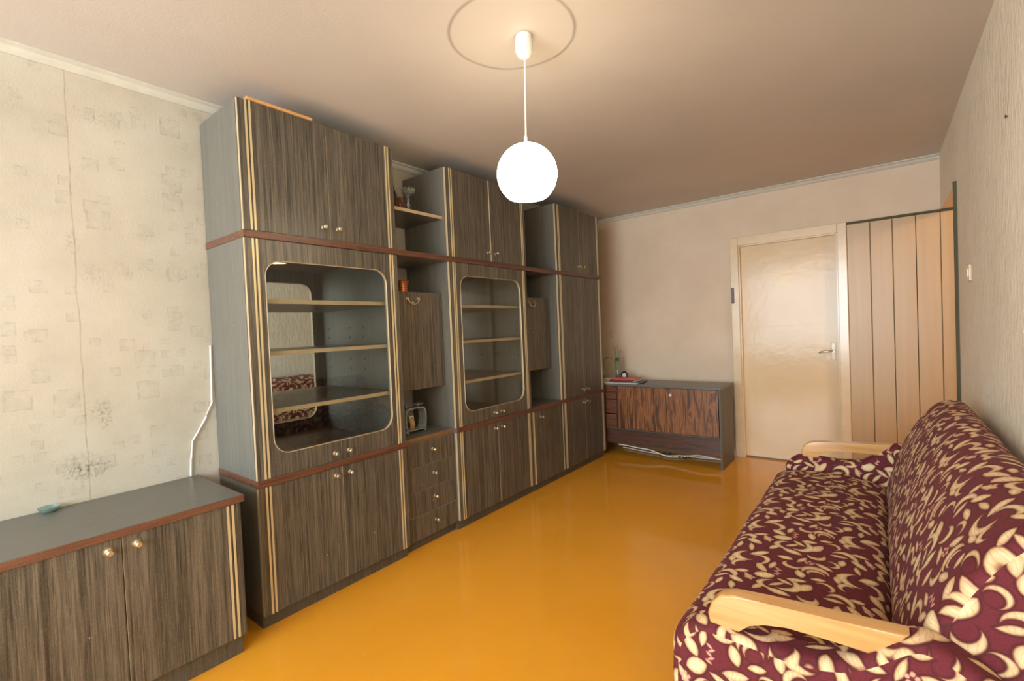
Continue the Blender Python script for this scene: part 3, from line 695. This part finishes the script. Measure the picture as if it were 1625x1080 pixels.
# copper jar on the bar
jx, jy, jz = .215, 1.965, 1.5705
t = thing('copper_jar', 'ribbed copper-coloured jar standing on the near bar box', 'jar', (jx, jy, jz))
MB().lathe([(0, 0), (.033, 0), (.035, .006), (.032, .016), (.035, .026), (.032, .036), (.035, .046), (.032, .056), (.036, .068), (.038, .078), (0, .078)], (jx, jy, jz), 'z', 28).build('body', 'copper', t, None, True)
MB().lathe([(0, .078), (.042, .078), (.044, .083), (.040, .088), (0, .089)], (jx, jy, jz), 'z', 28).build('lid', 'copper', t, None, True)
# barrel-shaped steel stand and owl
ox, oy, oz = .255, 1.965, Z1+.0005
t = thing('steel_candle_stand', 'open barrel-shaped steel stand with two saucers in the drawer niche', 'stand', (ox, oy, oz))
outer = [(-.070,.012), (-.080,.035), (-.086,.075), (-.084,.12), (-.074,.150), (-.055,.160), (.055,.160), (.074,.150), (.084,.12), (.086,.075), (.080,.035), (.070,.012)]
inner = [(.064,.020), (.074,.040), (.080,.075), (.078,.118), (.068,.145), (.052,.154), (-.052,.154), (-.068,.145), (-.078,.118), (-.080,.075), (-.074,.040), (-.064,.020)]
MB().prism([(oy+a, oz+b) for a, b in outer] + [(oy+a, oz+b) for a, b in inner], ox-.035, ox+.035, 'x').build('curved_band', 'steel', t)
MB().box(ox-.035, ox+.035, oy-.066, oy+.066, oz+.016, oz+.021).build('floor_plate', 'steel', t)
for s_ in (-1, 1):
    MB().prism([(oy+s_*.072-.018, oz+.021), (oy+s_*.072+.012, oz+.028), (oy+s_*.072-.001*s_, oz)], ox+.030, ox+.035, 'x').build('foot', 'steel', t)
    MB().prism([(oy+s_*.072-.018, oz+.021), (oy+s_*.072+.012, oz+.028), (oy+s_*.072-.001*s_, oz)], ox-.035, ox-.030, 'x').build('foot', 'steel', t)
    MB().lathe([(0, .160), (.006, .160), (.006, .170), (.034, .172), (.040, .178), (.034, .176), (.003, .176), (.001, .188), (0, .188)], (ox, oy+s_*.046, oz), 'z', 20).build('saucer', 'steel', t, None, True)
wz = oz+.0212; hx, hy = ox+.012, oy-.022
t = thing('owl_figurine', 'little tan ceramic owl standing inside the steel stand', 'figurine', (hx, hy, wz))
MB().lathe([(0, 0), (.014, 0), (.019, .012), (.022, .034), (.019, .054), (.014, .062), (0, .064)], (hx, hy, wz), 'z', 18).build('body', 'owl', t, None, 'all')
hd = MB().ball((hx, hy, wz+.073), .018, 2, (1, 1.05, .85)); hd.tube([(hx, hy-.012, wz+.080), (hx, hy-.016, wz+.095)], [.006, .001], 6); hd.tube([(hx, hy+.012, wz+.080), (hx, hy+.016, wz+.095)], [.006, .001], 6)
hd = hd.build('head', 'owlhead', t, None, 'all')
MB().ball((hx+.0150, hy-.007, wz+.076), .0045, 1).ball((hx+.0150, hy+.007, wz+.076), .0045, 1).build('eyes', 'black', t, hd)
for s_ in (-1, 1): MB().ball((hx+.002, hy+s_*.020, wz+.036), .012, 2, (.8, .45, 2.0)).build('wing', 'darkbrown', t, None, 'all')
# ------------------------------------------------------------------ pendant lamp
PX, PY = 1.519, 1.586
t = thing('pendant_lamp', 'round opal glass pendant lamp glowing under the ceiling', 'lamp', (PX, PY, H))
MB().lathe([(0, 2.408), (.012, 2.409), (.027, 2.418), (.036, 2.438), (.037, 2.47), (.033, 2.499), (0, 2.4995)], (PX, PY, 0), 'z', 28).build('ceiling_rose', 'white', t, None, True)
gx, gy = PX-.008, PY-.006
MB().tube([(PX, PY, 2.412), (PX-.003, PY-.003, 2.25), (gx, gy, 2.07)], .0032, 8).build('cord', 'white', t, None, True)
MB().lathe([(0, 2.098), (.006, 2.097), (.007, 2.075), (.012, 2.072), (.026, 2.063), (.030, 2.052), (0, 2.052)], (gx, gy, 0), 'z', 24).build('lamp_holder', 'white', t, None, True)
R_ = .1225; zc = 1.943; prof = []
for k in range(29):
    a = math.radians(78 - k*(78+50)/28); prof.append((R_*math.cos(a), zc+R_*math.sin(a)))
prof[-1] = (prof[-1][0]-.001, prof[-1][1]); inn = [(r_-.004, z_) for r_, z_ in prof[::-1]]
MB().lathe(prof+inn, (gx, gy, 0), 'z', 48).build('lamp_shade', 'opal', t, None, 'all')
bl = MB().ball((gx, gy, 1.96), .028, 3).lathe([(0, 2.06), (.012, 2.06), (.012, 1.99), (0, 1.985)], (gx, gy, 0), 'z', 16).build('bulb', 'opal', t, None, 'all')
# ------------------------------------------------------------------ sofa
def smoothline(pts, n=4, closed=True):
    out = []; N_ = len(pts)
    for i in range(N_ if closed else N_-1):
        p0, p1, p2, p3 = (Vector(pts[(i+j-1) % N_]) for j in range(4))
        for k in range(n):
            t_ = k/n; out.append(tuple(.5*((2*p1)+(p2-p0)*t_+(2*p0-5*p1+4*p2-p3)*t_*t_+(3*p1-p0-3*p2+p3)*t_**3)))
    return out
def loft(prof, y0, y1, ny, rnd, root, name, mat, uvo=(0, 0), wav=0, parent=None, capround=.5):
    """closed (x,z) profile swept along y, ends rounded over 'rnd'; UVs in metres"""
    P2 = [Vector(p) for p in prof]; n = len(P2)
    c = sum(P2, Vector((0, 0)))/n
    nor = []
    for i in range(n):
        tg = (P2[(i+1) % n]-P2[i-1]).normalized(); q = Vector((tg.y, -tg.x))
        if q.dot(P2[i]-c) < 0: q = -q
        nor.append(q)
    arcl = [0]
    for i in range(n): arcl.append(arcl[-1]+(P2[(i+1) % n]-P2[i]).length)
    st = []
    K = 5
    for k in range(K): a = PI/2*k/K; st.append((y0+rnd*(1-math.sin(a)) if False else y0+rnd*(1-math.cos(PI/2*k/K)), rnd*capround*(1-math.sin(PI/2*k/K))))
    for k in range(ny+1): st.append((y0+rnd+(y1-y0-2*rnd)*k/ny, 0))
    for k in range(K-1, -1, -1): st.append((y1-rnd*(1-math.cos(PI/2*k/K)), rnd*capround*(1-math.sin(PI/2*k/K))))
    b = bmesh.new(); uvl = b.loops.layers.uv.new('UVMap'); rings = []
    L = root.location
    for (y, ins) in st:
        ring = []
        for i, p in enumerate(P2):
            q = p - nor[i]*ins
            if wav:
                w_ = wav*(math.sin(y*7.3+p.y*9)*.5+math.sin(y*13.1-p.x*17+1)*.3+math.sin(p.y*23+y*4)*.3); q = q + nor[i]*w_
            ring.append(b.verts.new((q.x-L.x, y-L.y, q.y-L.z)))
        rings.append(ring)
    for j in range(len(st)-1):
        for i in range(n):
            i2 = (i+1) % n; f = b.faces.new((rings[j][i], rings[j][i2], rings[j+1][i2], rings[j+1][i])); f.smooth = True
            for lp, (uu, vv) in zip(f.loops, ((arcl[i], st[j][0]), (arcl[i+1], st[j][0]), (arcl[i+1], st[j+1][0]), (arcl[i], st[j+1][0]))): lp[uvl].uv = (uu+uvo[0], vv+uvo[1])
    for ring in (rings[0], rings[-1]):
        f = b.faces.new(ring); f.smooth = False
        for lp in f.loops: lp[uvl].uv = (lp.vert.co.x+L.x+uvo[0], lp.vert.co.z+uvo[1])
    bmesh.ops.recalc_face_normals(b, faces=b.faces)
    me = bpy.data.meshes.new(name); b.to_mesh(me); b.free(); me.materials.append(M[mat])
    o = bpy.data.objects.new(name, me); COL.objects.link(o); o.parent = parent or root; return o
t = thing('sofa', 'burgundy sofa with cream scroll pattern and pale wooden armrests', 'sofa', (2.57, 2.25, 0))
seat = smoothline([(2.15,.13), (2.125,.24), (2.118,.33), (2.135,.395), (2.19,.428), (2.30,.440), (2.45,.440), (2.57,.428), (2.632,.398), (2.655,.32), (2.65,.20), (2.60,.13), (2.4,.12)], 4)
loft(seat, 1.366, 3.146, 40, .05, t, 'seat', 'fabric', (0, 0), .004)
back = smoothline([(2.66,.30), (2.642,.40), (2.672,.52), (2.722,.675), (2.785,.795), (2.845,.862), (2.90,.880), (2.945,.866), (2.972,.815), (2.985,.68), (2.985,.50), (2.96,.34), (2.88,.27), (2.74,.26)], 4)
loft(back, 1.345, 3.162, 44, .06, t, 'backrest', 'fabric', (.13, .07), .004)
MB().box(2.17, 2.92, 1.366, 3.146, .07, .20, .01).build('base', 'velvet', t)
MB().box(2.72, 2.95, 1.36, 3.14, .15, .30, .01).build('back_rail', 'velvet', t)
arm = smoothline([(2.175,.05), (2.158,.16), (2.152,.30), (2.160,.41), (2.188,.470), (2.24,.506), (2.33,.508), (2.44,.503), (2.54,.520), (2.605,.562), (2.655,.606), (2.695,.622), (2.75,.606), (2.83,.55), (2.91,.46), (2.965,.34), (2.98,.18), (2.965,.05), (2.60,.035)], 3)
wood = [(2.262,.490), (2.254,.530), (2.264,.562), (2.286,.586), (2.32,.597), (2.40,.602), (2.55,.611), (2.672,.621), (2.655,.600), (2.625,.570), (2.60,.553), (2.53,.558), (2.44,.556), (2.39,.551), (2.352,.535), (2.328,.512), (2.322,.490)]
for y0, y1, w0 in ((1.270, 1.362, 1.288), (3.150, 3.242, 3.166)):
    a = loft(arm, y0, y1, 4, .03, t, 'armrest', 'fabric', (.21, .12+y0), .0, capround=.7)
    wr_ = MB().prism(wood, w0, w0+.047, 'y', .006).build('wooden_arm', 'birch', t, a, True); wr_['label'] = 'pale varnished wooden arm'
for x in (2.22, 2.88):
    for y in (1.42, 3.08): MB().lathe([(0, 0), (.022, 0), (.028, .07), (0, .07)], (x, y, 0), 'z', 16).build('foot', 'black', t, None, True)
